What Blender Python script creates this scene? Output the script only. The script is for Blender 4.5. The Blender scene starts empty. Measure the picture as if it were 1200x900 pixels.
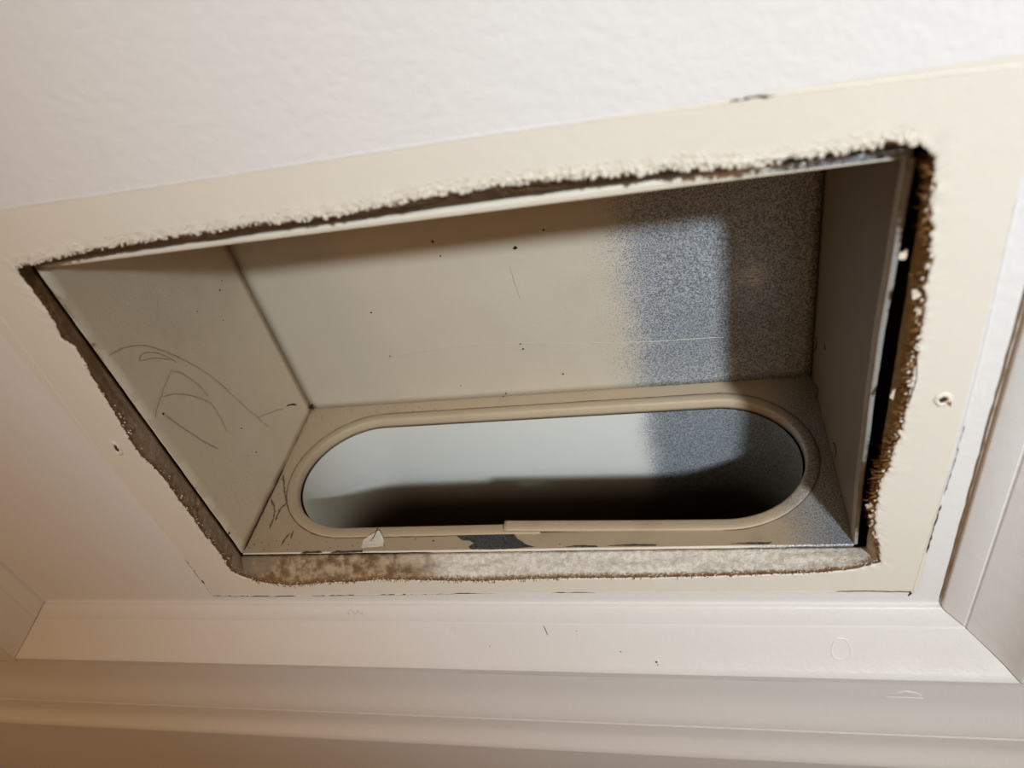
import bpy, bmesh, math, random
from mathutils import Vector, Matrix, noise
random.seed(7)
S = bpy.context.scene
C = S.collection
Z0 = 0.75                      # height of the camera above the floor

def W(u, v, d):                # wall coordinates: right, down, into the wall
    return Vector((u, d, Z0 - v))

# ------------------------------------------------------------------ camera
cam = bpy.data.cameras.new('camera')
cam.sensor_width = 36.0
cam.lens = 866.0 * 36.0 / 1200.0
cam.clip_start = 0.005
cam.dof.use_dof = True
cam.dof.focus_distance = 0.375
cam.dof.aperture_fstop = 8.5
co = bpy.data.objects.new('camera', cam); C.objects.link(co)
right = Vector((.969429, .133512, -.205867)).normalized()
fwd = Vector((-.235888, .738091, -.632122)); fwd = (fwd - right * fwd.dot(right)).normalized()
up = right.cross(fwd)
co.matrix_world = Matrix(((right.x, up.x, -fwd.x, 0), (right.y, up.y, -fwd.y, 0), (right.z, up.z, -fwd.z, Z0), (0, 0, 0, 1)))
S.camera = co
# ------------------------------------------------------------------ light
wd = bpy.data.worlds.new('room_light'); S.world = wd; wd.use_nodes = True
bg = wd.node_tree.nodes['Background']
bg.inputs[0].default_value = (1.0, .58, .25, 1); bg.inputs[1].default_value = .28

def lamp(name, kind, loc, target, energy, color, **kw):
    l = bpy.data.lights.new(name, kind); l.energy = energy; l.color = color
    for k, x in kw.items(): setattr(l, k, x)
    o = bpy.data.objects.new(name, l); C.objects.link(o)
    o.location = loc
    o.rotation_euler = (Vector(target) - Vector(loc)).to_track_quat('-Z', 'Y').to_euler()
    return o
# a lamp to the upper right (hard edge on the back of the box) and a softer window beside it
lamp('lamp_light', 'SPOT', W(.0645 + .40 * 4.5, .109 - .69 * 4.5, .2145 - 4.5), W(.17, .0, .2), 1800, (.83, .94, 1.02),
     spot_size=math.radians(9.1), spot_blend=1.0, shadow_soft_size=.20)
lamp('window_light', 'AREA', W(.0645 + .13 * 1.5, .109 - .50 * 1.5, .2145 - 1.5), W(.0, .2, .2), 1.3, (.93, .98, 1), size=.22, shape='SQUARE')
# unseen warm fill low on the left, added to tint the dim lower left
lamp('warm_fill_light', 'SPOT', W(-.75, .25, -.85), W(-.42, .20, .2), 3.1, (1, .54, .16), spot_size=math.radians(48), spot_blend=1.0, shadow_soft_size=.12)
S.view_settings.view_transform = 'Standard'
S.view_settings.look = 'None'
S.view_settings.exposure = 0.0
S.view_settings.gamma = 1.0
S.view_settings.use_curve_mapping = False

# ------------------------------------------------------------------ traced measurements (metres; u right, v down, d into the wall)
TOP = [(-0.23577, 0.10101), (-0.2252, 0.09906), (-0.21212, 0.09788), (-0.20248, 0.09702), (-0.18439, 0.09629), (-0.16696, 0.09559), (-0.15029, 0.09522), (-0.1339, 0.09426), (-0.11846, 0.09421), (-0.10349, 0.09416), (-0.0915, 0.09317), (-0.0828, 0.09265), (-0.07412, 0.09159), (-0.06594, 0.09164), (-0.05789, 0.09169), (-0.04728, 0.09131), (-0.03711, 0.09198), (-0.02461, 0.09248), (-0.01244, 0.09322), (0.00184, 0.09353), (0.01339, 0.095), (0.01727, 0.09558), (0.02473, 0.09569), (0.03581, 0.09587), (0.04664, 0.0963), (0.05297, 0.09606), (0.05862, 0.09621), (0.06308, 0.09879)]
RIGHT = [(0.06308, 0.09879), (0.06799, 0.10436), (0.06865, 0.11199), (0.06822, 0.11662), (0.06972, 0.12275), (0.07064, 0.1342), (0.07196, 0.13881), (0.07065, 0.14632), (0.07194, 0.15059), (0.07209, 0.15714), (0.07207, 0.16633), (0.07224, 0.17346), (0.07184, 0.18462), (0.07205, 0.18852), (0.07183, 0.19772), (0.07177, 0.21127), (0.06996, 0.21782), (0.06986, 0.22753), (0.06764, 0.23462), (0.06733, 0.24056), (0.06753, 0.25191), (0.06811, 0.26441), (0.07117, 0.2759), (0.0727, 0.28788)]
BOTTOM = [(0.0727, 0.28788), (0.06466, 0.29208), (0.05655, 0.29385), (0.03908, 0.29556), (0.01515, 0.2966), (-0.0101, 0.29767), (-0.03631, 0.2981), (-0.04954, 0.29798), (-0.07432, 0.29845), (-0.10906, 0.30033), (-0.13562, 0.29938), (-0.16302, 0.29841), (-0.17157, 0.29985), (-0.18768, 0.3005), (-0.21213, 0.30346), (-0.22301, 0.30182), (-0.22888, 0.30021), (-0.23668, 0.29622)]
LEFT = [(-0.23668, 0.29622), (-0.24277, 0.28996), (-0.24222, 0.28389), (-0.24091, 0.27356), (-0.24173, 0.26565), (-0.24255, 0.26071), (-0.24149, 0.24713), (-0.24129, 0.23226), (-0.24075, 0.21756), (-0.2418, 0.20695), (-0.2432, 0.204), (-0.24392, 0.2), (-0.24294, 0.18909), (-0.24106, 0.17716), (-0.23967, 0.16383), (-0.23885, 0.1544), (-0.23689, 0.14725), (-0.23615, 0.13847), (-0.239, 0.13387), (-0.23703, 0.12611), (-0.23704, 0.12284), (-0.23625, 0.11379), (-0.23698, 0.10606), (-0.23577, 0.10101)]
GHOST_L = [(-0.25827, 0.12049), (-0.26053, 0.15668), (-0.26356, 0.19985), (-0.26479, 0.2476), (-0.26357, 0.27601), (-0.26484, 0.31224)]
GHOST_B = [(-0.26484, 0.31224), (-0.22817, 0.31306), (-0.16277, 0.31146), (-0.10252, 0.30998), (-0.05105, 0.30933), (0.00855, 0.30944), (0.06361, 0.30888), (0.08798, 0.30959)]
GHOST_R = [(0.08798, 0.30959), (0.08961, 0.25443), (0.09107, 0.22512), (0.09138, 0.18007), (0.09082, 0.14656), (0.09036, 0.11841)]
GHOST_T = [(-0.22507, 0.07893), (-0.15757, 0.07937), (-0.09765, 0.07899), (-0.04464, 0.07889), (0.01481, 0.08027), (0.02667, 0.08012), (0.05546, 0.08105), (0.08435, 0.08203)]
CR_RIGHT = [(0.09036, 0.11841), (0.09075, 0.13333), (0.09042, 0.14804), (0.09085, 0.16589), (0.09181, 0.17829)]
SCREWS = [(-0.25254, 0.19496), (0.0828, 0.19379)]
CHIPS = [(0.06333, 0.13653), (0.07194, 0.15059), (0.06806, 0.1816), (0.06752, 0.19329), (0.06852, 0.25248), (0.06556, 0.11625)]
BACKSPECKS = [(-0.12411, 0.18829), (-0.06696, 0.18), (-0.08328, 0.18833), (-0.17456, 0.21942), (-0.17381, 0.25169), (-0.09334, 0.25082), (-0.09261, 0.25466), (-0.12579, 0.17926), (-0.11213, 0.29028), (-0.10994, 0.28765), (-0.13653, 0.27899), (-0.07264, 0.27535)]
LEFTSPECKS = [(0.17686, 0.30801), (0.17951, 0.30302), (0.1766, 0.27971), (0.19233, 0.29357), (0.19538, 0.22415), (0.24356, 0.26295), (0.27291, 0.31277), (0.23659, 0.2142), (0.27296, 0.21447), (0.25772, 0.25579), (0.26241, 0.26279)]
PLATESPECKS = [(-0.24273, 0.32878), (-0.22201, 0.31128), (-0.23869, 0.26665), (-0.1433, 0.22134), (-0.13324, 0.22005), (-0.06747, 0.21662), (-0.04959, 0.22541), (-0.17048, 0.31631)]
L0 = [(0.15488, 0.2179), (0.15785, 0.22645), (0.16344, 0.23544), (0.1729, 0.24407), (0.18633, 0.25294), (0.20199, 0.26154), (0.2212, 0.26871), (0.24041, 0.27459), (0.26073, 0.28161)]
L1 = [(0.18113, 0.24667), (0.17328, 0.23825), (0.16877, 0.23117), (0.16708, 0.23115), (0.16795, 0.23588), (0.17429, 0.24261), (0.18466, 0.24876)]
L2 = [(0.18444, 0.2432), (0.18714, 0.23194), (0.19037, 0.22177), (0.19245, 0.21826)]
L3 = [(0.18491, 0.2427), (0.19115, 0.24785), (0.20157, 0.25227), (0.21202, 0.25417)]
L4 = [(0.18945, 0.22952), (0.19513, 0.23775), (0.20453, 0.24598), (0.21402, 0.25204), (0.22548, 0.25342), (0.23534, 0.2517)]
L5 = [(0.1961, 0.22394), (0.2093, 0.22872), (0.22217, 0.23359), (0.23626, 0.24014)]
L6 = [(0.26647, 0.30513), (0.27026, 0.31071), (0.27441, 0.31463)]
L7 = [(0.24938, 0.27702), (0.25721, 0.2899), (0.26618, 0.30305)]
R0 = [(0.257, 0.32056), (0.25897, 0.31733), (0.26813, 0.32229)]
R1 = [(0.28242, 0.31241), (0.28348, 0.30679), (0.29491, 0.31386)]
R2 = [(0.27673, 0.26389), (0.27571, 0.25786), (0.28153, 0.25779)]
R3 = [(0.24328, 0.29827), (0.24517, 0.29532)]
PATCH = [(-0.12374, 0.22519), (-0.11739, 0.22557), (-0.11064, 0.22594), (-0.10266, 0.22681), (-0.09465, 0.22713), (-0.09199, 0.22387), (-0.08885, 0.22014), (-0.08455, 0.21696), (-0.08007, 0.21535), (-0.09111, 0.21428), (-0.10198, 0.21422), (-0.11217, 0.21441), (-0.11379, 0.21598), (-0.11103, 0.21801), (-0.11402, 0.21964), (-0.1182, 0.22026), (-0.1209, 0.22244)]
CHIP_EDGE = [[(-0.20601, 0.21336), (-0.20363, 0.21494), (-0.19952, 0.2146), (-0.19524, 0.21507), (-0.19327, 0.21369)], [(-0.18874, 0.21335), (-0.18537, 0.2149), (-0.18039, 0.21455), (-0.17088, 0.21492), (-0.17047, 0.21358)], [(-0.0644, 0.21505), (-0.05738, 0.21592), (-0.0491, 0.21526), (-0.04906, 0.21452)], [(-0.04419, 0.21517), (-0.03289, 0.21593), (-0.02094, 0.21545), (-0.02174, 0.21474)], [(0.01186, 0.21528), (0.02128, 0.2158), (0.03052, 0.21561), (0.02857, 0.21471)]]
FLAKE = [(-0.17169, 0.216), (-0.17174, 0.22087), (-0.1685, 0.22299), (-0.16395, 0.22564), (-0.16091, 0.22173), (-0.15954, 0.21685)]
SCR = [(-0.17552, 0.25351), (-0.15007, 0.25014), (-0.1287, 0.24909), (-0.09321, 0.25021), (-0.05933, 0.25371), (-0.02162, 0.25639), (0.01931, 0.25768)]
SCR2 = [(-0.08854, 0.19802), (-0.08804, 0.20881), (-0.08705, 0.22003)]

GRIME = [[(-0.2392, 0.2707), (-0.2316, 0.2546), (-0.22794, 0.24817), (-0.23025, 0.24454), (-0.23003, 0.23487)], [(-0.22794, 0.24817), (-0.22323, 0.24307), (-0.21863, 0.2381)],
         [(-0.21739, 0.22695), (-0.21897, 0.22188), (-0.21915, 0.21852)], [(-0.21599, 0.22864), (-0.21529, 0.22292)], [(-0.23922, 0.25174), (-0.23306, 0.24219), (-0.23125, 0.2302)]]
D0 = .2025                     # wall surface
DR = .2145                     # rim of the duct box
UL, UR, VT, VB, DB = -.2408, .0645, .1090, .2900, .3275

# ------------------------------------------------------------------ helpers
def lin(r, g, b):
    f = lambda c: (c / 255 / 12.92) if c / 255 <= .04045 else ((c / 255 + .055) / 1.055) ** 2.4
    return (f(r), f(g), f(b), 1)

class NT:
    def __init__(s, name):
        s.m = bpy.data.materials.new(name); s.m.use_nodes = True
        s.t = s.m.node_tree; s.b = s.t.nodes['Principled BSDF']
        s.o = s.t.nodes['Material Output']
        s.tc = s.t.nodes.new('ShaderNodeTexCoord').outputs['Object']
        sep = s.t.nodes.new('ShaderNodeSeparateXYZ'); s.t.links.new(s.tc, sep.inputs[0])
        s.x, s.y, s.z = sep.outputs
    def put(s, sock, val):
        if hasattr(val, 'is_linked') or hasattr(val, 'links'): s.t.links.new(val, sock)
        else: sock.default_value = val
    def noise(s, scale, detail=2, rough=.5, vec=None, out=0):
        n = s.t.nodes.new('ShaderNodeTexNoise'); s.t.links.new(vec or s.tc, n.inputs['Vector'])
        n.inputs['Scale'].default_value = scale; n.inputs['Detail'].default_value = detail; n.inputs['Roughness'].default_value = rough
        return n.outputs[out]
    def voronoi(s, scale, out='Color', vec=None):
        n = s.t.nodes.new('ShaderNodeTexVoronoi'); s.t.links.new(vec or s.tc, n.inputs['Vector']); n.inputs['Scale'].default_value = scale
        return n.outputs[out]
    def scaled(s, v):
        n = s.t.nodes.new('ShaderNodeMapping'); s.t.links.new(s.tc, n.inputs[0]); n.inputs['Scale'].default_value = v
        return n.outputs[0]
    def math(s, op, a, b=0.0, c=0.0, clamp=False):
        n = s.t.nodes.new('ShaderNodeMath'); n.operation = op; n.use_clamp = clamp
        for i, q in enumerate((a, b, c)): s.put(n.inputs[i], q)
        return n.outputs[0]
    def step(s, a, lo, hi):    # smooth 0..1
        n = s.t.nodes.new('ShaderNodeMapRange'); n.interpolation_type = 'SMOOTHSTEP'
        s.put(n.inputs[0], a); s.put(n.inputs[1], lo); s.put(n.inputs[2], hi)
        return n.outputs[0]
    def mix(s, f, a, b):
        n = s.t.nodes.new('ShaderNodeMix'); n.data_type = 'RGBA'
        s.put(n.inputs[0], f); s.put(n.inputs[6], a); s.put(n.inputs[7], b)
        return n.outputs[2]
    def bump(s, h, dist, strength=1.0, prev=None):
        n = s.t.nodes.new('ShaderNodeBump'); n.inputs['Distance'].default_value = dist; n.inputs['Strength'].default_value = strength
        s.t.links.new(h, n.inputs['Height'])
        if prev is not None: s.t.links.new(prev, n.inputs['Normal'])
        s.t.links.new(n.outputs[0], s.b.inputs['Normal']); return n.outputs[0]
    def set(s, **k):
        for a, x in k.items(): s.put(s.b.inputs[a.replace('_', ' ')], x)
        return s.m

def plain(name, col, rough=.6, bump=0, scale=600, vary=.12, metal=0):
    n = NT(name)
    c2 = tuple(x * (1 - vary) for x in col[:3]) + (1,)
    n.set(Base_Color=n.mix(n.noise(scale * .3, 3), c2, col), Roughness=rough, Metallic=metal)
    if bump: n.bump(n.noise(scale, 3), bump)
    return n.m

def mat_wall():
    n = NT('wall_paint')
    # the grille's footprint keeps an older cream paint, the coat around it is whiter
    i = n.math('MULTIPLY', n.math('LESS_THAN', n.math('ABSOLUTE', n.math('ADD', n.x, .0872)), .1772),
               n.math('LESS_THAN', n.math('ABSOLUTE', n.math('ADD', n.z, -(Z0 - .1947))), .1155))
    big = n.noise(14, 3)
    cream = n.mix(big, lin(238, 230, 215), lin(233, 224, 208)); white = n.mix(big, lin(240, 236, 231), lin(236, 231, 226))
    n.set(Base_Color=n.mix(i, white, cream), Roughness=.5)
    h = n.math('MULTIPLY', n.noise(260, 4, .55), n.math('SUBTRACT', 1.0, n.math('MULTIPLY', i, .55)))
    p = n.bump(h, .0007, .45)
    n.bump(n.noise(1500, 2), .00008, .6, p)
    return n.m

def mat_trim():
    n = NT('trim_gloss_paint')
    big = n.noise(10, 3)
    n.set(Base_Color=n.mix(big, lin(240, 236, 232), lin(234, 229, 224)), Roughness=n.math('MULTIPLY_ADD', n.noise(60, 3), .25, .22))
    p = n.bump(n.noise(120, 4, .6), .0006, .5)
    n.bump(n.noise(900, 3), .00012, .6, p)
    return n.m

def mat_metal(name, x0=None, soft=.02, glint=None, deep_shade=False, paint=lin(214, 204, 184), dirt=.25, grain=1250, edge_wear=False):
    """galvanised sheet with overspray that thins out to bare metal past x0 (local x)"""
    n = NT(name)
    g = n.noise(grain, 2, .6); g2 = n.noise(grain * .45, 3, .6)
    speck = n.step(g, .33, .69)
    steel = n.mix(speck, lin(104, 109, 115), lin(216, 220, 224))
    steel = n.mix(n.math('MULTIPLY', n.noise(25, 3), .6), steel, lin(140, 145, 150))
    if x0 is None: m = 1.0
    else:
        t = n.math('DIVIDE', n.math('SUBTRACT', x0, n.x), soft)
        t = n.math('ADD', t, n.math('MULTIPLY', n.math('SUBTRACT', n.noise(grain * 1.5, 1, .5), .5), 3.4))
        t = n.math('ADD', t, n.math('MULTIPLY', n.math('SUBTRACT', n.noise(40, 3), .5), .8))
        if glint:                # a reflection painted in as a pale spot on the bare part
            a = n.math('SUBTRACT', n.x, glint[0]); b = n.math('SUBTRACT', n.z, glint[1])
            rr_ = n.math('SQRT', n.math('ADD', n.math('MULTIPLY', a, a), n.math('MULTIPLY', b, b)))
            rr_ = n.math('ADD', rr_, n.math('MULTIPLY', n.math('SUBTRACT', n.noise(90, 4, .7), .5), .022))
            glint_mask = n.math('MULTIPLY', n.step(rr_, .011, .001), n.step(n.noise(700, 3, .6, n.scaled((.4, 1, 2.2))), .36, .62))
            steel = n.mix(n.math('MULTIPLY', glint_mask, .85), steel, lin(240, 228, 208))
        if deep_shade: t = n.math('SUBTRACT', t, n.math('MULTIPLY', n.step(n.z, -.075, -.12), 3.5))  # paint also thinned with depth to darken the pipe
        m = n.step(t, -.5, .5)
    d = n.math('MULTIPLY', n.step(n.noise(22, 5, .65), .5, .8), dirt)
    d = n.math('ADD', d, n.math('MULTIPLY', n.step(n.noise(420, 3), .66, .8), dirt * .35), clamp=True)
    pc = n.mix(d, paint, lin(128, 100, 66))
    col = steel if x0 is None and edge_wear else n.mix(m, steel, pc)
    inv = n.math('SUBTRACT', 1.0, m) if x0 is not None else 0.0
    if deep_shade: col = n.mix(n.step(n.z, -.045, -.085), col, lin(74, 58, 40))  # shade down the pipe put into the colour, darker with depth
    n.set(Base_Color=col, Metallic=n.math('MULTIPLY', inv, .38) if x0 is not None else 0.0,
          Roughness=n.math('MULTIPLY_ADD', inv, -.18, .52) if x0 is not None else .5)
    p = n.bump(g, .00025, .55)
    n.bump(n.noise(70, 2), .0006, .25, p)
    return n.m

def mat_bare():
    n = NT('bare_galvanised_steel')
    g = n.noise(1100, 2, .6)
    n.set(Base_Color=n.mix(n.step(g, .3, .75), lin(72, 74, 77), lin(112, 114, 116)), Metallic=.5, Roughness=.42)
    n.bump(g, .0002, .5); return n.m

def mat_cut():
    """sawn gypsum edge: white at the right, stained brown along the left"""
    n = NT('cut_plaster')
    wob = n.math('MULTIPLY', n.math('SUBTRACT', n.noise(40, 4), .5), .09)
    xx = n.math('ADD', n.x, wob)
    low = n.step(n.math('ADD', n.z, n.math('MULTIPLY', wob, .05)), Z0 - .262, Z0 - .292)   # only the lower lip turns white
    white = n.mix(n.step(n.noise(420, 4, .65), .38, .62), lin(238, 231, 219), lin(214, 203, 186))
    brown = n.mix(n.step(n.noise(190, 4, .6), .35, .65), lin(128, 100, 68), lin(196, 174, 142))
    grey = n.mix(n.noise(300, 4), lin(170, 150, 128), lin(140, 118, 94))
    gold = n.mix(n.noise(150, 4), lin(132, 98, 56), lin(196, 172, 134))
    c = n.mix(n.step(xx, -.150, -.112), brown, white)
    c = n.mix(n.step(xx, -.228, -.236), c, grey)
    c = n.mix(n.math('MULTIPLY', n.step(n.x, .060, .066), n.math('SUBTRACT', 1.0, low)), c, gold)
    c = n.mix(n.step(n.z, Z0 - .114, Z0 - .110), c, n.mix(n.noise(300, 3), lin(104, 80, 56), lin(150, 124, 96)))
    fr = n.step(n.math('ADD', n.y, n.math('MULTIPLY', n.math('SUBTRACT', n.noise(700, 3), .5), .003)), D0 + .0028, D0 + .0010)
    fr = n.math('MULTIPLY', fr, n.math('SUBTRACT', 1.0, n.math('MULTIPLY', n.step(n.z, Z0 - .125, Z0 - .11), n.step(n.noise(30, 2), .45, .55))))
    c = n.mix(fr, c, n.mix(n.noise(500, 3), lin(100, 76, 48), lin(160, 124, 80)))
    n.set(Base_Color=c, Roughness=.95)
    p = n.bump(n.noise(330, 5, .7), .0014, .7)
    n.bump(n.noise(1400, 3, .6), .0004, .8, p)
    return n.m

M = dict(wall=mat_wall(), trim=mat_trim(), cut=mat_cut(), bare=mat_bare(),
    back=mat_metal('oversprayed_back_sheet', .087 - .030, .022, glint=(.087 + .033, .070), paint=lin(192, 180, 161), dirt=.10),
    left=mat_metal('painted_side_sheet', None, paint=lin(220, 206, 182), dirt=.15),
    right=mat_metal('shade_toned_side_sheet', None, paint=lin(124, 114, 102), dirt=.2),  # shade on the right side put into a darker sheet colour
    plate=mat_metal('oversprayed_floor_plate', .087 + .045, .020, paint=lin(190, 169, 140), dirt=.5),
    pipe=mat_metal('oversprayed_pipe_sheet', .087 - .026, .012, deep_shade=True, paint=lin(222, 220, 212), dirt=.08),
    hem=mat_metal('cream_hem', .087 + .030, .02, paint=lin(232, 222, 204), dirt=.1),
    worn=plain('worn_grey_zinc', lin(186, 182, 174), .45, .0003, 500, .35, .25),
    crumb=plain('plaster_crumb', lin(236, 226, 208), .9, .0004, 900),
    chip=plain('paint_chip', lin(222, 206, 182), .6, .0002, 800),
    fibre=plain('brown_paper_fibre', lin(166, 120, 66), .9, 0, 500, .5),
    dark=plain('dark_crack', lin(72, 54, 40), .9, 0, 900, .5),
    speck=plain('black_speck', lin(28, 22, 18), .6),
    pencil=plain('pencil_line', lin(192, 179, 157), .6),
    stain=plain('brown_grime', lin(132, 108, 80), .8, 0, 700, .4),
    scratch=plain('scratch_line', lin(186, 174, 153), .5),
    wood=plain('old_framing_wood', lin(120, 86, 54), .8, .0006, 90, .4),
    floor=plain('floor_wood', lin(120, 82, 52), .5, .0003, 60, .4))

def origin(o):
    p = Vector()
    while o: p = p + o.location; o = o.parent
    return p

def obj(name, verts, faces, m, parent=None, smooth=False, recalc=True):
    loc = origin(parent)
    me = bpy.data.meshes.new(name)
    bm = bmesh.new()
    vs = [bm.verts.new(Vector(v) - loc) for v in verts]
    for f in faces:
        try: bm.faces.new([vs[i] for i in f])
        except ValueError: pass
    if recalc: bmesh.ops.recalc_face_normals(bm, faces=bm.faces)
    if smooth:
        for f in bm.faces: f.smooth = True
    bm.to_mesh(me); bm.free()
    me.materials.append(m)
    o = bpy.data.objects.new(name, me); C.objects.link(o)
    if parent: o.parent = parent
    return o

def grid(fn, nu, nv):
    vs = [fn(i / nu, j / nv) for j in range(nv + 1) for i in range(nu + 1)]
    fs = [(j * (nu + 1) + i, j * (nu + 1) + i + 1, (j + 1) * (nu + 1) + i + 1, (j + 1) * (nu + 1) + i) for j in range(nv) for i in range(nu)]
    return vs, fs

def rings(rs, closed=True):
    n = len(rs[0]); vs = [p for r in rs for p in r]; fs = []
    for k in range(len(rs) - 1):
        for i in range(n if closed else n - 1):
            j = (i + 1) % n
            fs.append((k * n + i, k * n + j, (k + 1) * n + j, (k + 1) * n + i))
    return vs, fs

def outward(o, t, c):
    s = sum((p.normal.dot(Vector(c) - (origin(o) + p.center)) > 0) * 2 - 1 for p in o.data.polygons)
    thicken(o, t, -1 if s > 0 else 1)

def thicken(o, t, off=-1):
    m = o.modifiers.new('thickness', 'SOLIDIFY'); m.thickness = t; m.offset = off
    return o

def box_vf(a, b):
    x0, y0, z0 = a; x1, y1, z1 = b
    vs = [Vector(p) for p in ((x0, y0, z0), (x1, y0, z0), (x1, y1, z0), (x0, y1, z0), (x0, y0, z1), (x1, y0, z1), (x1, y1, z1), (x0, y1, z1))]
    return vs, [(0, 3, 2, 1), (4, 5, 6, 7), (0, 1, 5, 4), (1, 2, 6, 5), (2, 3, 7, 6), (3, 0, 4, 7)]

def join(parts):
    V, F = [], []
    for v, f in parts:
        b = len(V); V += v; F += [tuple(i + b for i in q) for q in f]
    return V, F

def resample(pts, step):
    out = []
    for a, b in zip(pts, pts[1:]):
        a = Vector(a); b = Vector(b); n = max(1, int((b - a).length / step))
        out += [a.lerp(b, i / n) for i in range(n)]
    out.append(Vector(pts[-1])); return out

def smoothline(pts, step):     # Catmull-Rom through the points
    P = [Vector(p) for p in pts]; P = [P[0] * 2 - P[1]] + P + [P[-1] * 2 - P[-2]]
    out = []
    for i in range(1, len(P) - 2):
        a, b, c, e = P[i - 1:i + 3]; n = max(2, int((c - b).length / step))
        for k in range(n):
            t = k / n
            out.append(.5 * ((2 * b) + (c - a) * t + (2 * a - 5 * b + 4 * c - e) * t * t + (3 * b - a - 3 * c + e) * t ** 3))
    out.append(P[-2]); return out

def N1(x, y=0., z=0.): return noise.noise(Vector((x, y, z)))

def strip(pts3, nrm, width, height, taper=True, jit=0.0):
    """low ridge or line lying on a surface: pts3 along it, nrm off the surface"""
    vs, fs = [], []; n = len(pts3); nrm = Vector(nrm)
    for i, p in enumerate(pts3):
        t = (pts3[min(i + 1, n - 1)] - pts3[max(i - 1, 0)]).normalized(); s = nrm.cross(t).normalized()
        k = min(1, i / 2 + .15, (n - 1 - i) / 2 + .15) if taper else 1
        w = width * k * (1 + jit * N1(i * .9, p.x * 50, p.z * 50)) * .5
        q = p + s * (jit * width * .4 * N1(i * .5, 7.3, p.x * 30))
        vs += [q - s * w, q + nrm * height, q + s * w]
        if i:
            b = (i - 1) * 3
            fs += [(b, b + 1, b + 4, b + 3), (b + 1, b + 2, b + 5, b + 4)]
    return vs, fs

def blob(p, r, sq=(1, 1, 1), sub=1, jit=.35):
    bm = bmesh.new(); bmesh.ops.create_icosphere(bm, subdivisions=sub, radius=1)
    k = random.random() * 50
    vs = []
    for v in bm.verts:
        q = v.co * (1 + jit * N1(v.co.x * 1.7 + k, v.co.y * 1.7, v.co.z * 1.7))
        vs.append(p + Vector((q.x * r * sq[0], q.y * r * sq[1], q.z * r * sq[2])))
    fs = [tuple(v.index for v in f.verts) for f in bm.faces]; bm.free()
    return vs, fs

def spike(p, dirn, length, w):
    dirn = dirn.normalized(); a = dirn.orthogonal().normalized(); b = dirn.cross(a)
    vs = [p + a * w, p - a * .5 * w + b * .87 * w, p - a * .5 * w - b * .87 * w, p + dirn * length]
    return vs, [(0, 1, 3), (1, 2, 3), (2, 0, 3), (0, 2, 1)]

def struct(o, label=None):
    o['kind'] = 'structure'
    if label: o['label'] = label
    return o

# ------------------------------------------------------------------ the wall with its sawn hole
SIDES = []                     # one list per side of densified (u, v)
TOP = [(a, b + (.0011 + .0018 * max(0, min(1, (a + .2) / .1)) * max(0, min(1, (.06 - a) / .04))) * (0 if i in (0, len(TOP) - 1) else 1)) for i, (a, b) in enumerate(TOP)]
for k, L in enumerate((TOP, RIGHT, BOTTOM, LEFT)):
    amp = (.00055, .0010, .00045, .0007)[k]
    pts = resample(L, .0006); n = len(pts); out = []
    for i, p in enumerate(pts[:-1]):
        f = min(1, i / 4, (n - 1 - i) / 4)
        j = f * amp * (N1(i * .23, k * 9.1) + .7 * N1(i * .71, k * 5.3 + 40))
        out.append((p.x + (j if k in (1, 3) else 0), p.y + (j if k in (0, 2) else 0)))
    SIDES.append(out)
FRONT = [p for s in SIDES for p in s]
def around(l, t, r, b, slant=0):
    cs = [((l, t), (r, t)), ((r, t), (r, b)), ((r, b), (l, b)), ((l, b), (l, t))]
    out = []
    if slant: cs = [((l, t + slant), (r, t)), cs[1], cs[2], ((l, b), (l, t + slant))]
    for s, (a, e) in zip(SIDES, cs):
        out += [(a[0] + (e[0] - a[0]) * i / len(s), a[1] + (e[1] - a[1]) * i / len(s)) for i in range(len(s))]
    return out
near = around(UL - .020, VT - .030, UR + .026, VB + .020)
far = around(-1.1, -.9, .9, .75)
rs = []
for k, f in enumerate((0, .02, .05, .10, .18, .3, .5, .75, 1)):
    r = []
    for i, (p, q) in enumerate(zip(FRONT, near)):
        a = p[0] + (q[0] - p[0]) * f; b = p[1] + (q[1] - p[1]) * f
        lift = (1 - f) ** 6 * ((.0003 + .0003 * (b < .12)) * N1(a * 260, b * 260) + .0003 * N1(a * 700, b * 700, 3)) + (.0005 if f == 0 else 0)
        r.append(W(a, b, D0 + lift))
    rs.append(r)
rs.append([W(a, b, D0) for a, b in far])
wall = obj('wall_back', *rings(rs), M['wall'], smooth=True)
struct(wall, 'white painted wall with a rectangular hole sawn through the plaster')
# the sawn thickness of the plaster
REAR = around(UL - .0019, VT - .0050, UR + .0052, VB + .0024, .0024)
rs = []
for k in range(9):
    f = k / 8; r = []
    for i, (p, q) in enumerate(zip(FRONT, REAR)):
        a = p[0] + (q[0] - p[0]) * f ** .8; b = p[1] + (q[1] - p[1]) * f ** .8
        m = math.sin(math.pi * min(1, f * 1.2)) if f < .83 else .2
        j = m * (.0016 * N1(i * .035, f * 4) + .0009 * N1(i * .13, f * 7, 5) + .0005 * N1(i * .4, f * 12, 9))
        s = next(x for x, L in enumerate((len(SIDES[0]), len(SIDES[0]) + len(SIDES[1]), len(SIDES[0]) + len(SIDES[1]) + len(SIDES[2]), 10 ** 9)) if i < L)
        if s in (1, 3): a += j * (1 if s == 1 else .45)
        else: b += j * .8
        r.append(W(a, b, D0 + .0005 + f * .0115))
    rs.append(r)
rs.append([W(a, b, D0 + .0125) for a, b in around(UL - .02, VT - .03, UR + .026, VB + .02)])
obj('plaster_edge', *rings(rs), M['cut'], wall, smooth=True)['label'] = 'crumbly sawn plaster edge stained brown on the left'

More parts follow.
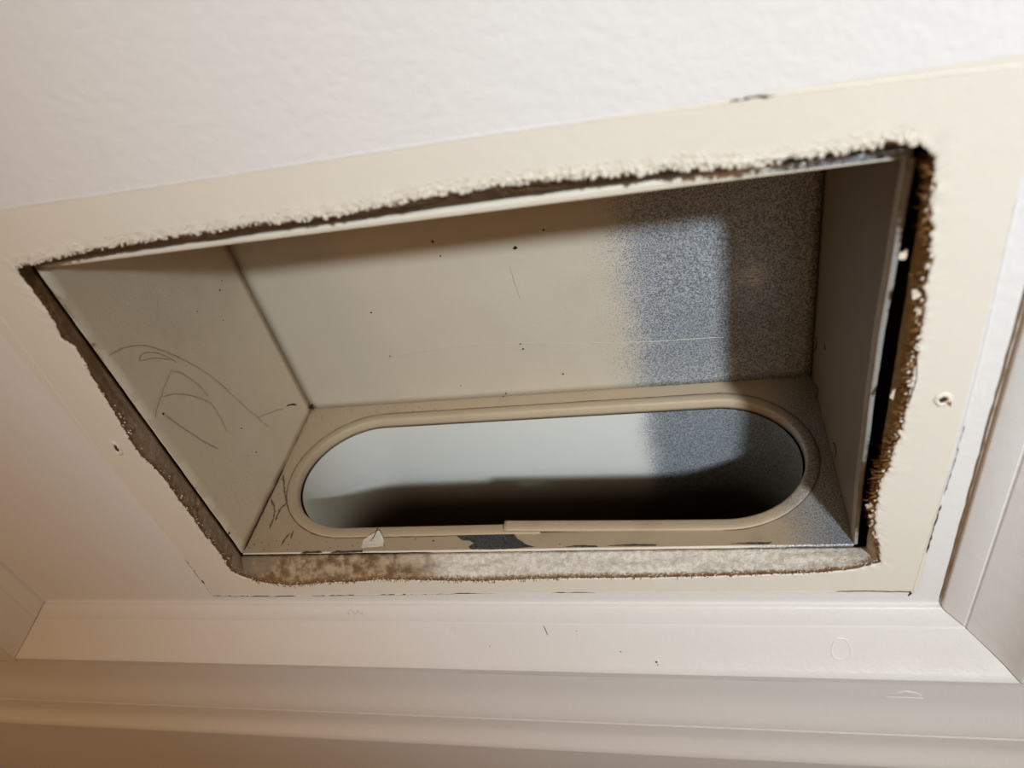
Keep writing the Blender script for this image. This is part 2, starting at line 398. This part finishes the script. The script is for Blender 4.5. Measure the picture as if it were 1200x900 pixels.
def fibres(side, lo, hi, count, lmin, lmax, dmin, dmax, inward, spread=1.0):
    parts = []; s = SIDES[side]
    for _ in range(count):
        i = int(len(s) * (lo + (hi - lo) * random.random())); p = s[min(i, len(s) - 1)]
        dv = {0: (0, 1), 1: (-1, 0), 2: (0, -1), 3: (1, 0)}[side]
        dirn = W(dv[0] * inward + random.gauss(0, .5) * spread, dv[1] * inward + random.gauss(0, .5) * spread, random.gauss(0, .5)) - W(0, 0, 0)
        parts.append(spike(W(p[0], p[1], D0 + random.uniform(dmin, dmax)), dirn, random.uniform(lmin, lmax), random.uniform(.00016, .00034)))
    return parts
P = []
P += fibres(2, .06, .99, 900, .0006, .0019, .0000, .0014, .8)
P += fibres(2, .45, .99, 160, .0006, .0018, -.0004, .0004, -.8)
P += fibres(1, .05, .97, 900, .0010, .0036, .0002, .0085, .8, 1.3)
P += fibres(1, .30, .85, 260, .0015, .0045, .0008, .0060, .7, 1.6)
P += fibres(3, .04, .95, 420, .0005, .0016, .0000, .0020, .8)
P += fibres(0, .40, .98, 420, .0005, .0016, .0005, .003, .8)
o = obj('torn_paper', *join(P), M['fibre'], wall); o['kind'] = 'stuff'; o['label'] = 'torn brown paper fibres fringing the sawn plaster'
P = []
def crumbs(side, lo, hi, count, r0, r1, band, dlo, dhi):
    s = SIDES[side]
    for _ in range(count):
        i = int(len(s) * (lo + (hi - lo) * random.random())); p = s[min(i, len(s) - 1)]
        off = random.uniform(*band); dv = {0: (0, -1), 1: (1, 0), 2: (0, 1), 3: (-1, 0)}[side]
        P.append(blob(W(p[0] + dv[0] * off, p[1] + dv[1] * off, D0 + random.uniform(dlo, dhi)), random.uniform(r0, r1), (1, .55, 1), 1, .6))
crumbs(0, 0, 1, 3200, .0002, .00060, (-.0006, .0038), .0000, .0003)
crumbs(0, .35, 1, 420, .0004, .0010, (-.0012, .0016), -.0002, .0006)
crumbs(0, .5, 1, 60, .0006, .0014, (-.0012, .001), -.0004, .0006)
crumbs(1, 0, 1, 130, .0003, .0008, (-.0012, .0006), .0, .003)
crumbs(2, .0, 1, 240, .0002, .0005, (-.0012, .0005), .0, .002)
crumbs(3, .0, .7, 110, .0002, .0006, (-.0010, .0008), .0, .003)
o = obj('plaster_crumbs', *join(P), M['crumb'], wall, smooth=True); o['kind'] = 'stuff'; o['label'] = 'pale crumbs of plaster and paint along the torn edge'
# larger flakes that can be told apart
def flake(p, a, b, th, rot, tilt, curl=.25):
    n = 10; vs = []
    rad = [random.uniform(.3, 1.35) for _ in range(n)]
    m = Matrix.Rotation(tilt, 3, 'X') @ Matrix.Rotation(rot, 3, 'Y')
    out = []
    for side in (0, 1):
        for i in range(n):
            t = 2 * math.pi * i / n; r = rad[i]
            x, z = a * r * math.cos(t), b * r * math.sin(t)
            out.append(p + m @ Vector((x, side * th - curl * (x * x + z * z) / max(a, b), z)))
    fs = [tuple(range(n)), tuple(range(2 * n - 1, n - 1, -1))] + [(i, n + i, n + (i + 1) % n, (i + 1) % n) for i in range(n)]
    return out, fs
CH = [(.0648, .1365, .0045, .0010, .0017, .4), (.0698, .1500, .0026, .0022, .0016, -.5), (.0712, .1560, .0015, .0018, .0020, .2),
      (.0676, .1930, .0030, .0009, .0026, .35), (.0690, .1200, .0030, .0012, .0036, -.35), (.0655, .2520, .0020, .0017, .0013, .3),
      (.0668, .2580, .0012, .0014, .0017, -.5), (.0690, .2690, .0010, .0012, .0020, -.6), (.0712, .1395, .0008, .0013, .0016, .5)]
for u, v, dd, a, b, r in CH:
    obj('paint_chip', *flake(W(u, v, D0 + dd), a, b, .0007, r, random.uniform(-.3, .3)), M['chip'], wall)
obj('paint_chip', *flake(W(-.0262, .0945, D0 - .0006), .0010, .0024, .0006, .15, .1), M['chip'], wall)['label'] = 'flake of paint hanging below the top edge'
# paint ridge left by the grille, cracks, screw holes
OUT = (0, -1, 0)
def wline(L, w, h, m, name, step=.002, jit=.5, label=None, dd=0.0):
    pts = [W(p.x, p.y, D0 - dd) for p in (q for q in resample(L, step))]
    o = obj(name, *strip(pts, OUT, w, h, True, jit), m, wall, smooth=True)
    if label: o['label'] = label
    return o
wline(GHOST_L, .0007, .0003, M['wall'], 'paint_ridge'); wline(GHOST_B, .0008, .00022, M['wall'], 'paint_ridge')
wline([GHOST_B[-1]] + GHOST_R, .0009, .0003, M['wall'], 'paint_ridge'); wline(GHOST_T, .0007, .00022, M['wall'], 'paint_ridge')
sub = lambda L, i, j: L[i:j]
wline([(-.2638, .2780), (-.2645, .2950), GHOST_L[5]], .0008, .00032, M['dark'], 'paint_crack', .0015, .9)
wline([GHOST_B[0], (-.245, .3128), (-.228, .3129), (-.214, .3126)], .0007, .0003, M['dark'], 'paint_crack', .0015, .9)
wline([(-.205, .3124), (-.163, .3115), (-.125, .3104), (-.1025, .31)], .0006, .00027, M['dark'], 'paint_crack', .002, 1.0)
wline([(-.074, .3096), (-.052, .3093)], .0005, .00027, M['dark'], 'paint_crack', .002, 1.0)
wline([(.056, .3088), (.070, .3086), (.0872, .3094)], .0006, .0003, M['dark'], 'paint_crack', .0015, 1.0)
wline([(.0895, .281), (.0898, .262), (.0906, .250)], .0007, .00035, M['dark'], 'paint_crack', .0015, 1.2)
wline([(.0905, .244), (.0912, .225), (.0914, .205)], .0006, .00035, M['dark'], 'paint_crack', .0015, 1.2)
wline([(.0148, .0802), (.0200, .0799), (.0267, .0801)], .0008, .0003, M['dark'], 'paint_crack', .001, 1.2)
wline([(.0720, .1720), (.0733, .1840), (.0722, .1950)], .0004, .0003, M['dark'], 'paint_crack', .0012, 1.0)
wline([(.0864, .3085), (.0872, .3105), (.0862, .3122)], .0013, .0005, M['dark'], 'paint_crack', .0006, .7)
wline([(.0994, .317), (.0993, .290), (.0992, .255), (.0989, .20), (.0988, .12)], .0011, .0004, M['stain'], 'trim_gap', .004, .6, 'dark gap where the right moulding has parted from the wall')
def screw_hole(u, v, ru, rv, rot, label):
    n = 20; R_ = []
    for k, (f, h) in enumerate(((1.9, .0001), (1.5, .0006), (1.15, .0008), (.95, .0005), (.8, .0002))):
        R_.append([W(u, v, D0) + Matrix.Rotation(rot, 3, 'Y') @ Vector((f * ru * (1 + .22 * N1(i * .9, k * .3, u * 99)) * math.cos(i * math.tau / n), -h * (1 + .5 * N1(i * .7, 3, u * 50)),
                   f * rv * (1 + .22 * N1(i * .9, k * .3, u * 99)) * math.sin(i * math.tau / n))) for i in range(n)])
    vs, fs = rings(R_)
    h = obj('screw_hole', vs, fs, M['wall'], wall, smooth=True); h['label'] = label
    c = W(u, v, D0 - .0002)
    obj('hole_shade_disc', [c] + R_[4], [(0, 1 + i, 1 + (i + 1) % n) for i in range(n)], M['dark'], h)  # flat dark disc stands in for the shade inside the hole
screw_hole(SCREWS[0][0], SCREWS[0][1], .0012, .0028, .25, 'screw hole left of the opening with a chipped rim')
screw_hole(SCREWS[1][0], SCREWS[1][1], .0016, .0017, .0, 'screw hole right of the opening with a torn rim')
obj('paper_flap', *flake(W(SCREWS[1][0] + .0022, SCREWS[1][1] + .0018, D0 - .0006), .0008, .0022, .0004, -.5, .2), M['fibre'], wall)['label'] = 'scrap of torn brown paper beside the right screw hole'
# framing behind the plaster
for nm, a, b in (('stud', W(UR + .016, .75, D0 + .0135), W(UR + .054, -.2, .37)), ('stud', W(UL - .054, .75, D0 + .0135), W(UL - .016, -.2, .37)),
                 ('blocking', W(UL - .016, VT - .075, D0 + .0135), W(UR + .016, VT - .037, .37)), ('sheathing', W(-.6, .75, .371), W(.5, -.2, .383))):
    obj(nm, *box_vf(a, b), M['wood'], wall)

# ------------------------------------------------------------------ painted panel mouldings
TU0, TU1, TV = -.3830, .1002, .3185
def sweep_mat(): return M['trim']
PROF = [(0, 0), (.0002, .0020), (.0008, .0026), (.0090, .0056), (.0094, .0052), (.0098, .0053), (.0103, .0062), (.0150, .0088), (.0200, .0115), (.0250, .0148), (.0285, .0178),
        (.0300, .0192), (.0312, .0198), (.0325, .0196), (.0334, .0186), (.0337, .0172), (.0345, .0164), (.0380, .0152), (.0450, .0146)]
PROF2 = [(.0450, .0146), (.0560, .0145), (.0620, .0147), (.0670, .0153), (.0720, .0166), (.0780, .0186), (.0830, .0203), (.0842, .0204), (.0846, .0196), (.0853, .0197), (.0858, .0206),
         (.0900, .0207), (.0950, .0209), (.0980, .0216), (.1010, .0232), (.1040, .0254), (.1062, .0268), (.1075, .0270), (.1086, .0262), (.1092, .0240), (.1100, .0215), (.1130, .0204), (.1200, .0200),
         (.1600, .0200), (.4310, .0200)]
def seg(fn, prof, n):
    vs, fs = [], []
    for i in range(n + 1):
        for w, h in prof: vs.append(fn(i / n, w, h))
    m = len(prof)
    for i in range(n):
        for j in range(m - 1): fs.append((i * m + j, i * m + j + 1, (i + 1) * m + j + 1, (i + 1) * m + j))
    return vs, fs
g = .0002
wv = lambda a, w: .00035 * N1(a * 9, w * 30)
t1 = obj('trim_1', *join([seg(lambda t, w, h: W(TU0 - w + g + (TU1 - TU0 + 2 * w - 2 * g) * t, TV + w + wv(t, w) * (w > .001), D0 - h), PROF, 60),
                          seg(lambda t, w, h: W(-1.0 + 1.8 * t, TV + w, D0 - h), PROF2, 60)]), M['trim'], smooth=True)
struct(t1, 'white gloss moulding running under the sawn hole, stepped below its sloping ledge')
PV = PROF + [(.12, .0143), (.55, .0143)]
def side(t, w, h, u, sgn):
    vb = TV + min(w, .045) - g
    return W(u + sgn * w + wv(t + 3, w) * (w > .001), -.85 + (vb + .85) * t, D0 - h)
t2 = struct(obj('trim_2', *seg(lambda t, w, h: side(t, w, h, TU1, 1), PV, 60), M['trim'], smooth=True), 'white gloss upright moulding to the right of the sawn hole')
t3 = struct(obj('trim_3', *seg(lambda t, w, h: side(t, w, h, TU0, -1), PV, 60), M['trim'], smooth=True), 'upright moulding at the far left, mitred into the bottom moulding')
for o in (t1, t2, t3): o.data.set_sharp_from_angle(angle=math.radians(28))
# a filled plug and a scuff on the lower moulding
def ledge(u, w):               # point on the moulding's face
    for (a, b), (c, e) in zip(PROF + PROF2, (PROF + PROF2)[1:]):
        if a <= w <= c: return W(u, TV + w, D0 - (b + (e - b) * (w - a) / max(1e-9, c - a)))
LN = Vector((0, -.82, .57))
ring_ = [ledge(.0585 + .0040 * math.cos(t) * (1 + .1 * math.sin(3 * t)), .0195 + .0052 * math.sin(t) * (1 + .12 * math.cos(2 * t))) for t in [i * math.tau / 28 for i in range(29)]]
obj('filled_plug', *strip(ring_, LN, .0011, .00045, False, .5), M['trim'], t1, smooth=True)['label'] = 'paint ridge round a filled plug'
sc = [ledge(.083 + .0006 * i, .0555 - .0035 * math.sin(math.pi * i / 22)) for i in range(23)]
obj('paint_scuff', *strip(sc, OUT, .0011, .0005, True, .8), M['trim'], t1, smooth=True)
obj('paint_scuff', *strip([ledge(.081 + .0009 * i, .0580) for i in range(19)], OUT, .0009, .0004, True, .9), M['trim'], t1, smooth=True)
for u, w, r in ((-.110, .0210, .0004), (-.043, .0225, .0004), (-.026, .0265, .0007), (-.064, .0130, .0003), (-.0255, .0275, .0004), (-.120, .0400, .0004)):
    obj('dirt_speck', *blob(ledge(u, w), r, (1, .5, 1)), M['dark'], t1)
obj('hair', *strip([ledge(-.0805 + .0002 * i, .0105 + .0006 * i) for i in range(9)], LN, .0004, .0003), M['dark'], t1)
dirt = [ledge(-.187 + .0006 * math.sin(i * 1.9) + .0008 * i, .0035 + .0016 * math.sin(i * 1.3)) for i in range(14)]
obj('paint_scuff', *strip(dirt, OUT, .0003, .0002), M['pencil'], t1)

# ------------------------------------------------------------------ the sheet metal register box
def empty(name, loc, label, cat):
    o = bpy.data.objects.new(name, None); o.empty_display_size = .05; C.objects.link(o); o.location = loc
    o['label'] = label; o['category'] = cat
    bpy.context.view_layer.update(); return o
BX = empty('duct_box', W(-.087, VB, .271), 'galvanised sheet metal duct box with patchy cream overspray, set inside the sawn wall hole', 'duct box')
wob = lambda a, b, s: .0005 * N1(a * 14 + s, b * 14) + .0003 * N1(a * 40, b * 40, s)
e_ = lambda x, lo, hi: min(1, (x - lo) / .01, (hi - x) / .01)
def sheet(name, fn, nu, nv, m, t=.0007):
    return obj(name, *grid(fn, nu, nv), m, BX, smooth=True, recalc=False)
L_ = lambda a, b, t: a + (b - a) * t
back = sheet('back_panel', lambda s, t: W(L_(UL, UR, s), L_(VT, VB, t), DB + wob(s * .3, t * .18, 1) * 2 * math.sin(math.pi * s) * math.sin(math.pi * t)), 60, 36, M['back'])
lp = sheet('side_panel', lambda s, t: W(UL + wob(s, t, 5) * 1.2 * math.sin(math.pi * s), L_(VT, VB, t), L_(DR, DB, s)), 20, 36, M['left'])
bow = lambda t: -.0016 * math.sin(math.pi * t) + .0004 * N1(t * 7, 2)
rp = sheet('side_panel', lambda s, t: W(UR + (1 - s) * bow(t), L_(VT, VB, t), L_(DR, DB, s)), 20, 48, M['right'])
rp['label'] = 'right side panel, shade put into its grey-brown colour, with a bent front rim'
tp = sheet('top_panel', lambda s, t: W(L_(UL, UR, s), VT, L_(DR, DB, t)), 40, 16, M['left'])
# hems along the front
def hem(name, pts, wdir, width, depth, m, jit=.3):
    """folded sheet edge: rounded strip facing the room"""
    vs, fs = [], []; n = len(pts); prof = [(0, depth), (0, .0002), (.25, -.0001), (.75, -.0001), (1, .0002), (1, depth)]
    for i, p in enumerate(pts):
        w = width(i / (n - 1)) * (1 + jit * .3 * N1(i * .4, p.x * 30, p.z * 30))
        for a, y in prof: vs.append(p + Vector(wdir) * a * w + Vector((0, y + .0002 * N1(i * .6, a * 3), 0)))
    k = len(prof)
    for i in range(n - 1):
        for j in range(k - 1): fs.append((i * k + j, i * k + j + 1, (i + 1) * k + j + 1, (i + 1) * k + j))
    return obj(name, vs, fs, m, BX, smooth=True)
ln = lambda a, b, n: [a.lerp(b, i / n) for i in range(n + 1)]
hem('rim_hem', ln(W(UL - .0006, VT - .0002, DR), W(UR + .001, VT - .0002, DR), 90), (0, 0, 1), lambda t: .0012 + .0021 * t, .006, M['hem'])['label'] = 'painted top hem, bare metal at its right end'
hem('rim_hem', ln(W(UL, VT, DR), W(UL, VB, DR), 60), (-1, 0, 0), lambda t: .0009, .006, M['left'])
hem('rim_hem', [W(UR + bow(i / 70), L_(VT, VB + .0006, i / 70), DR) for i in range(71)], (1, 0, 0), lambda t: .0017 + .0006 * (1 - t), .006, M['worn'])['label'] = 'worn grey hem of the right side'
hem('rim_hem', ln(W(UL, VB + .0003, DR - .0004), W(UR, VB + .0003, DR - .0004), 90), (0, 0, -1), lambda t: .0009 if t < .35 else .0016, .003, M['hem'])

# floor plate with the stadium hole
OC, OH, OR = (-.0870, .2705), .0985, .0413
def stadium(r, n=40, s=OH):
    out = []
    for i in range(n + 1):
        t = -math.pi / 2 + math.pi * i / n; out.append((OC[0] + s + r * math.cos(t), OC[1] + r * math.sin(t)))
    for i in range(n + 1):
        t = math.pi / 2 + math.pi * i / n; out.append((OC[0] - s + r * math.cos(t), OC[1] + r * math.sin(t)))
    # even out the straights
    full = []
    for a, b in zip(out, out[1:] + out[:1]):
        k = max(1, int(math.dist(a, b) / .004)); full += [(a[0] + (b[0] - a[0]) * j / k, a[1] + (b[1] - a[1]) * j / k) for j in range(k)]
    return full
bm = bmesh.new(); loc = BX.location
hole = stadium(OR + .0052)
def ringedges(pts):
    vs = [bm.verts.new(W(p[0], VB, p[1]) - loc) for p in pts]
    return [bm.edges.new((vs[i], vs[(i + 1) % len(vs)])) for i in range(len(vs))]
rect = [(L_(UL, UR, i / 30), DR) for i in range(30)] + [(UR, L_(DR, DB, i / 12)) for i in range(12)] + [(L_(UR, UL, i / 30), DB) for i in range(30)] + [(UL, L_(DB, DR, i / 12)) for i in range(12)]
bmesh.ops.triangle_fill(bm, use_beauty=True, edges=ringedges(rect) + ringedges(hole))
bmesh.ops.recalc_face_normals(bm, faces=bm.faces)
me = bpy.data.meshes.new('bottom_plate'); bm.to_mesh(me); bm.free(); me.materials.append(M['plate'])
plate = bpy.data.objects.new('bottom_plate', me); C.objects.link(plate); plate.parent = BX
plate['label'] = 'floor plate with a stadium shaped hole, paint fading at the right'
# collar bead round the hole; its end laps over itself at the front
start = min(range(len(hole)), key=lambda i: abs(hole[i][0] + .0950) + (9 if hole[i][1] > OC[1] else 0))
CP = [(.0060, -.0005), (.0058, .0004), (.0054, .0008), (.0034, .0009), (.0014, .0010), (.0004, .0008), (.0, .0002), (-.0001, -.0030), (-.0001, -.0050)]
rr = []
loops = [stadium(OR + w) for w, h in CP]
n = min(len(l) for l in loops)
def at(loop, f):
    x = f * len(loop); i = int(x) % len(loop); j = (i + 1) % len(loop); q = x - int(x)
    return (loop[i][0] + (loop[j][0] - loop[i][0]) * q, loop[i][1] + (loop[j][1] - loop[i][1]) * q)
# parametrise every loop by arc position along the middle loop so that sections stay square
NS = 300
def section(f, lift):
    return [W(*(lambda p: (p[0], VB - h - lift, p[1]))(stad_at(w, f))) for w, h in CP]
def stad_at(w, f):
    r = OR + w; Ls = 2 * OH; La = math.pi * OR; T = 2 * Ls + 2 * La; s = (f % 1.0) * T     # starts at the front, far left, runs right
    if s < Ls: return (OC[0] - OH + s, OC[1] - r)
    s -= Ls
    if s < La: t = -math.pi / 2 + s / OR; return (OC[0] + OH + r * math.cos(t), OC[1] + r * math.sin(t))
    s -= La
    if s < Ls: return (OC[0] + OH - s, OC[1] + r)
    s -= Ls
    t = math.pi / 2 + s / OR; return (OC[0] - OH + r * math.cos(t), OC[1] + r * math.sin(t))
TT = 4 * OH + 2 * math.pi * OR
f0 = (-.0960 - (OC[0] - OH)) / TT
secs = []
for i in range(NS + 1):
    q = i / NS; f = f0 + q * 1.028
    lift = .0030 * max(0, 1 - q / .16) ** 1.3 + (.0 if q < .97 else .0)
    secs.append(section(f, lift))
vs, fs = rings(secs, closed=False)
m_ = len(CP)
cap0 = tuple(range(m_)); 
col = obj('oval_collar', vs, fs, M['plate'], BX, smooth=True); thicken(col, .0003, 0)
col['label'] = 'raised collar bead round the oval hole, its loose end lifted at the front'
rs = [[W(a, VB + .0045 + .455 * k / 12, b) for a, b in stadium(OR - .0014, 120)] for k in range(13)]
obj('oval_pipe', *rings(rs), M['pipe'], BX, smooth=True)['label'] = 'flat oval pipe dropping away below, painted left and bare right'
# peeled paint, chips and the lifted flake on the plate
def poly(name, pts, v, m, parent, th=.00012):
    n = len(pts); a = [W(p[0], v, p[1]) for p in pts]; b = [W(p[0], v - th, p[1]) for p in pts]
    return obj(name, a + b, [tuple(range(n, 2 * n)), tuple(range(n))] + [(i, (i + 1) % n, n + (i + 1) % n, n + i) for i in range(n)], m, parent)
rough = lambda pts, s=.0006, a=.0004: [(p.x + a * N1(i * .8, p.x * 90), p.y + a * N1(i * .8, p.y * 90, 8)) for i, p in enumerate(resample(pts + [pts[0]], s)[:-1])]
poly('bare_patch', rough(PATCH), VB - .0001, M['bare'], plate)['label'] = 'dark bare steel where the paint has peeled'
for q in CHIP_EDGE: poly('bare_patch', rough(q, .0008, .0003), VB - .0001, M['bare'], plate)
fl = rough(FLAKE, .0008, .0004); cx = (-.1655, .2200)
n = len(fl); up_ = lambda p: .0006 + .0016 * max(0, (p[1] - .2195) / .006)
top_ = [W(p[0], VB - up_(p) - .0004, p[1]) for p in fl]; bot_ = [W(p[0], VB - up_(p), p[1]) for p in fl]
obj('paint_flake', top_ + bot_, [tuple(range(n)), tuple(range(2 * n - 1, n - 1, -1))] + [(i, n + i, n + (i + 1) % n, (i + 1) % n) for i in range(n)], M['crumb'], plate)['label'] = 'pale flake of paint lifting off the plate'
obj('flake_crack', *strip([W(-.1668, VB - .0022, .2190), W(-.1655, VB - .0027, .2215), W(-.1648, VB - .0034, .2240), W(-.1640, VB - .0040, .2262)], (0, 0, 1), .0008, .0003), M['dark'], plate)
# specks, scribbles, scratches
fs_ = lambda d: min(1, max(0, (d - DR) / (DB - DR)))
ft_ = lambda v: min(1, max(0, (v - VT) / (VB - VT)))
LS = lambda v, d: UL + wob(fs_(d), ft_(v), 5) * 1.2 * math.sin(math.pi * fs_(d))
RS = lambda v, d: UR + (1 - fs_(d)) * bow(ft_(v))
def BS(u, v):
    s_ = (u - UL) / (UR - UL); t_ = ft_(v)
    return DB + wob(s_ * .3, t_ * .18, 1) * 2 * math.sin(math.pi * s_) * math.sin(math.pi * t_)
P = [blob(W(a, b, BS(a, b) - .0002), random.uniform(.0004, .0008), (1, .5, 1)) for a, b in BACKSPECKS]
P.append(blob(W(-.0833, .1883, BS(-.0833, .1883) - .0003), .0013, (1, .5, .9)))
o = obj('dirt_specks', *join(P), M['speck'], back); o['kind'] = 'stuff'
P = [blob(W(LS(a, b) + .0002, a, b), random.uniform(.0003, .0007), (.5, 1, 1)) for a, b in LEFTSPECKS]
P.append(blob(W(UL + .0012, VB - .0035, DB - .0014), .0014))
o = obj('dirt_specks', *join(P), M['speck'], lp); o['kind'] = 'stuff'
P = [blob(W(max(a, UL + .001), VB - .0002, min(b, DB - .001)), random.uniform(.0003, .0007), (1, 1, .5)) for a, b in PLATESPECKS]
for _ in range(60):
    a = random.uniform(UL, -.15); b = random.choice([random.uniform(.318, .326), random.uniform(.216, .222)])
    P.append(blob(W(a, VB - .0001, b), random.uniform(.00015, .0004), (1, 1, .5)))
o = obj('dirt_specks', *join(P), M['dark'], plate); o['kind'] = 'stuff'
for L in (L0, L1, L2, L3, L4, L5, L7):
    obj('pencil_line', *strip([W(LS(p.x, p.y) + .0003, p.x, p.y) for p in smoothline(L, .0012)], (1, 0, 0), .0006, .0002, True, .9), M['pencil'], lp)
obj('dark_scuff', *strip([W(LS(p.x, p.y) + .0003, p.x, p.y) for p in smoothline(L6, .0012)], (1, 0, 0), .0009, .0003, True, .6), M['dark'], lp)
for L in (R0, R1, R2, R3):
    obj('dark_scuff', *strip([W(RS(p.x, p.y) - .0003, p.x, p.y) for p in smoothline(L, .0012)], (-1, 0, 0), .0009, .0003, True, .6), M['dark'], rp)
for L in (SCR, SCR2):
    obj('scratch', *strip([W(p.x, p.y, BS(p.x, p.y) - .0002) for p in smoothline(L, .002)], (0, -1, 0), .0005, .0002, True, 1.0), M['scratch'], back)
# seams where the sheets meet
for L in GRIME: obj('grime_streak', *strip([W(p.x, VB - .0002, p.y) for p in smoothline(L, .001)], (0, 0, 1), .0010, .00015, True, 1.2), M['stain'], plate)
obj('seam', *strip([W(a, VB - .0002, b) for a, b in (stad_at(.0064, f0 + .03 + .94 * i / 200) for i in range(201))][28:], (0, 0, 1), .0005, .0002, True, 1.4), M['stain'], plate)
obj('seam', *strip(ln(W(UL + .0003, VB - .0003, DR + .001), W(UL + .0003, VB - .0003, DR + .060), 30), Vector((1, 0, 1)).normalized(), .0007, .0003, True, .5), M['dark'], plate)
obj('seam', *strip(ln(W(UR - .0003, VT, DB - .0003), W(UR - .0003, VB, DB - .0003), 40), Vector((-1, -1, 0)).normalized(), .0009, .0004, True, .6), M['dark'], rp)
obj('rivet', *blob(W(UR - .0008, .1395, DB - .0008), .0014, jit=.1), M['bare'], rp)
for o in (lp, rp, tp, back, plate): outward(o, .0006, W(-.087, .20, .27))

# ------------------------------------------------------------------ floor of the room, below the frame
fl_ = struct(obj('floor', *box_vf((-2.5, -3.5, -.02), (2.5, D0 + .19, 0)), M['floor']))
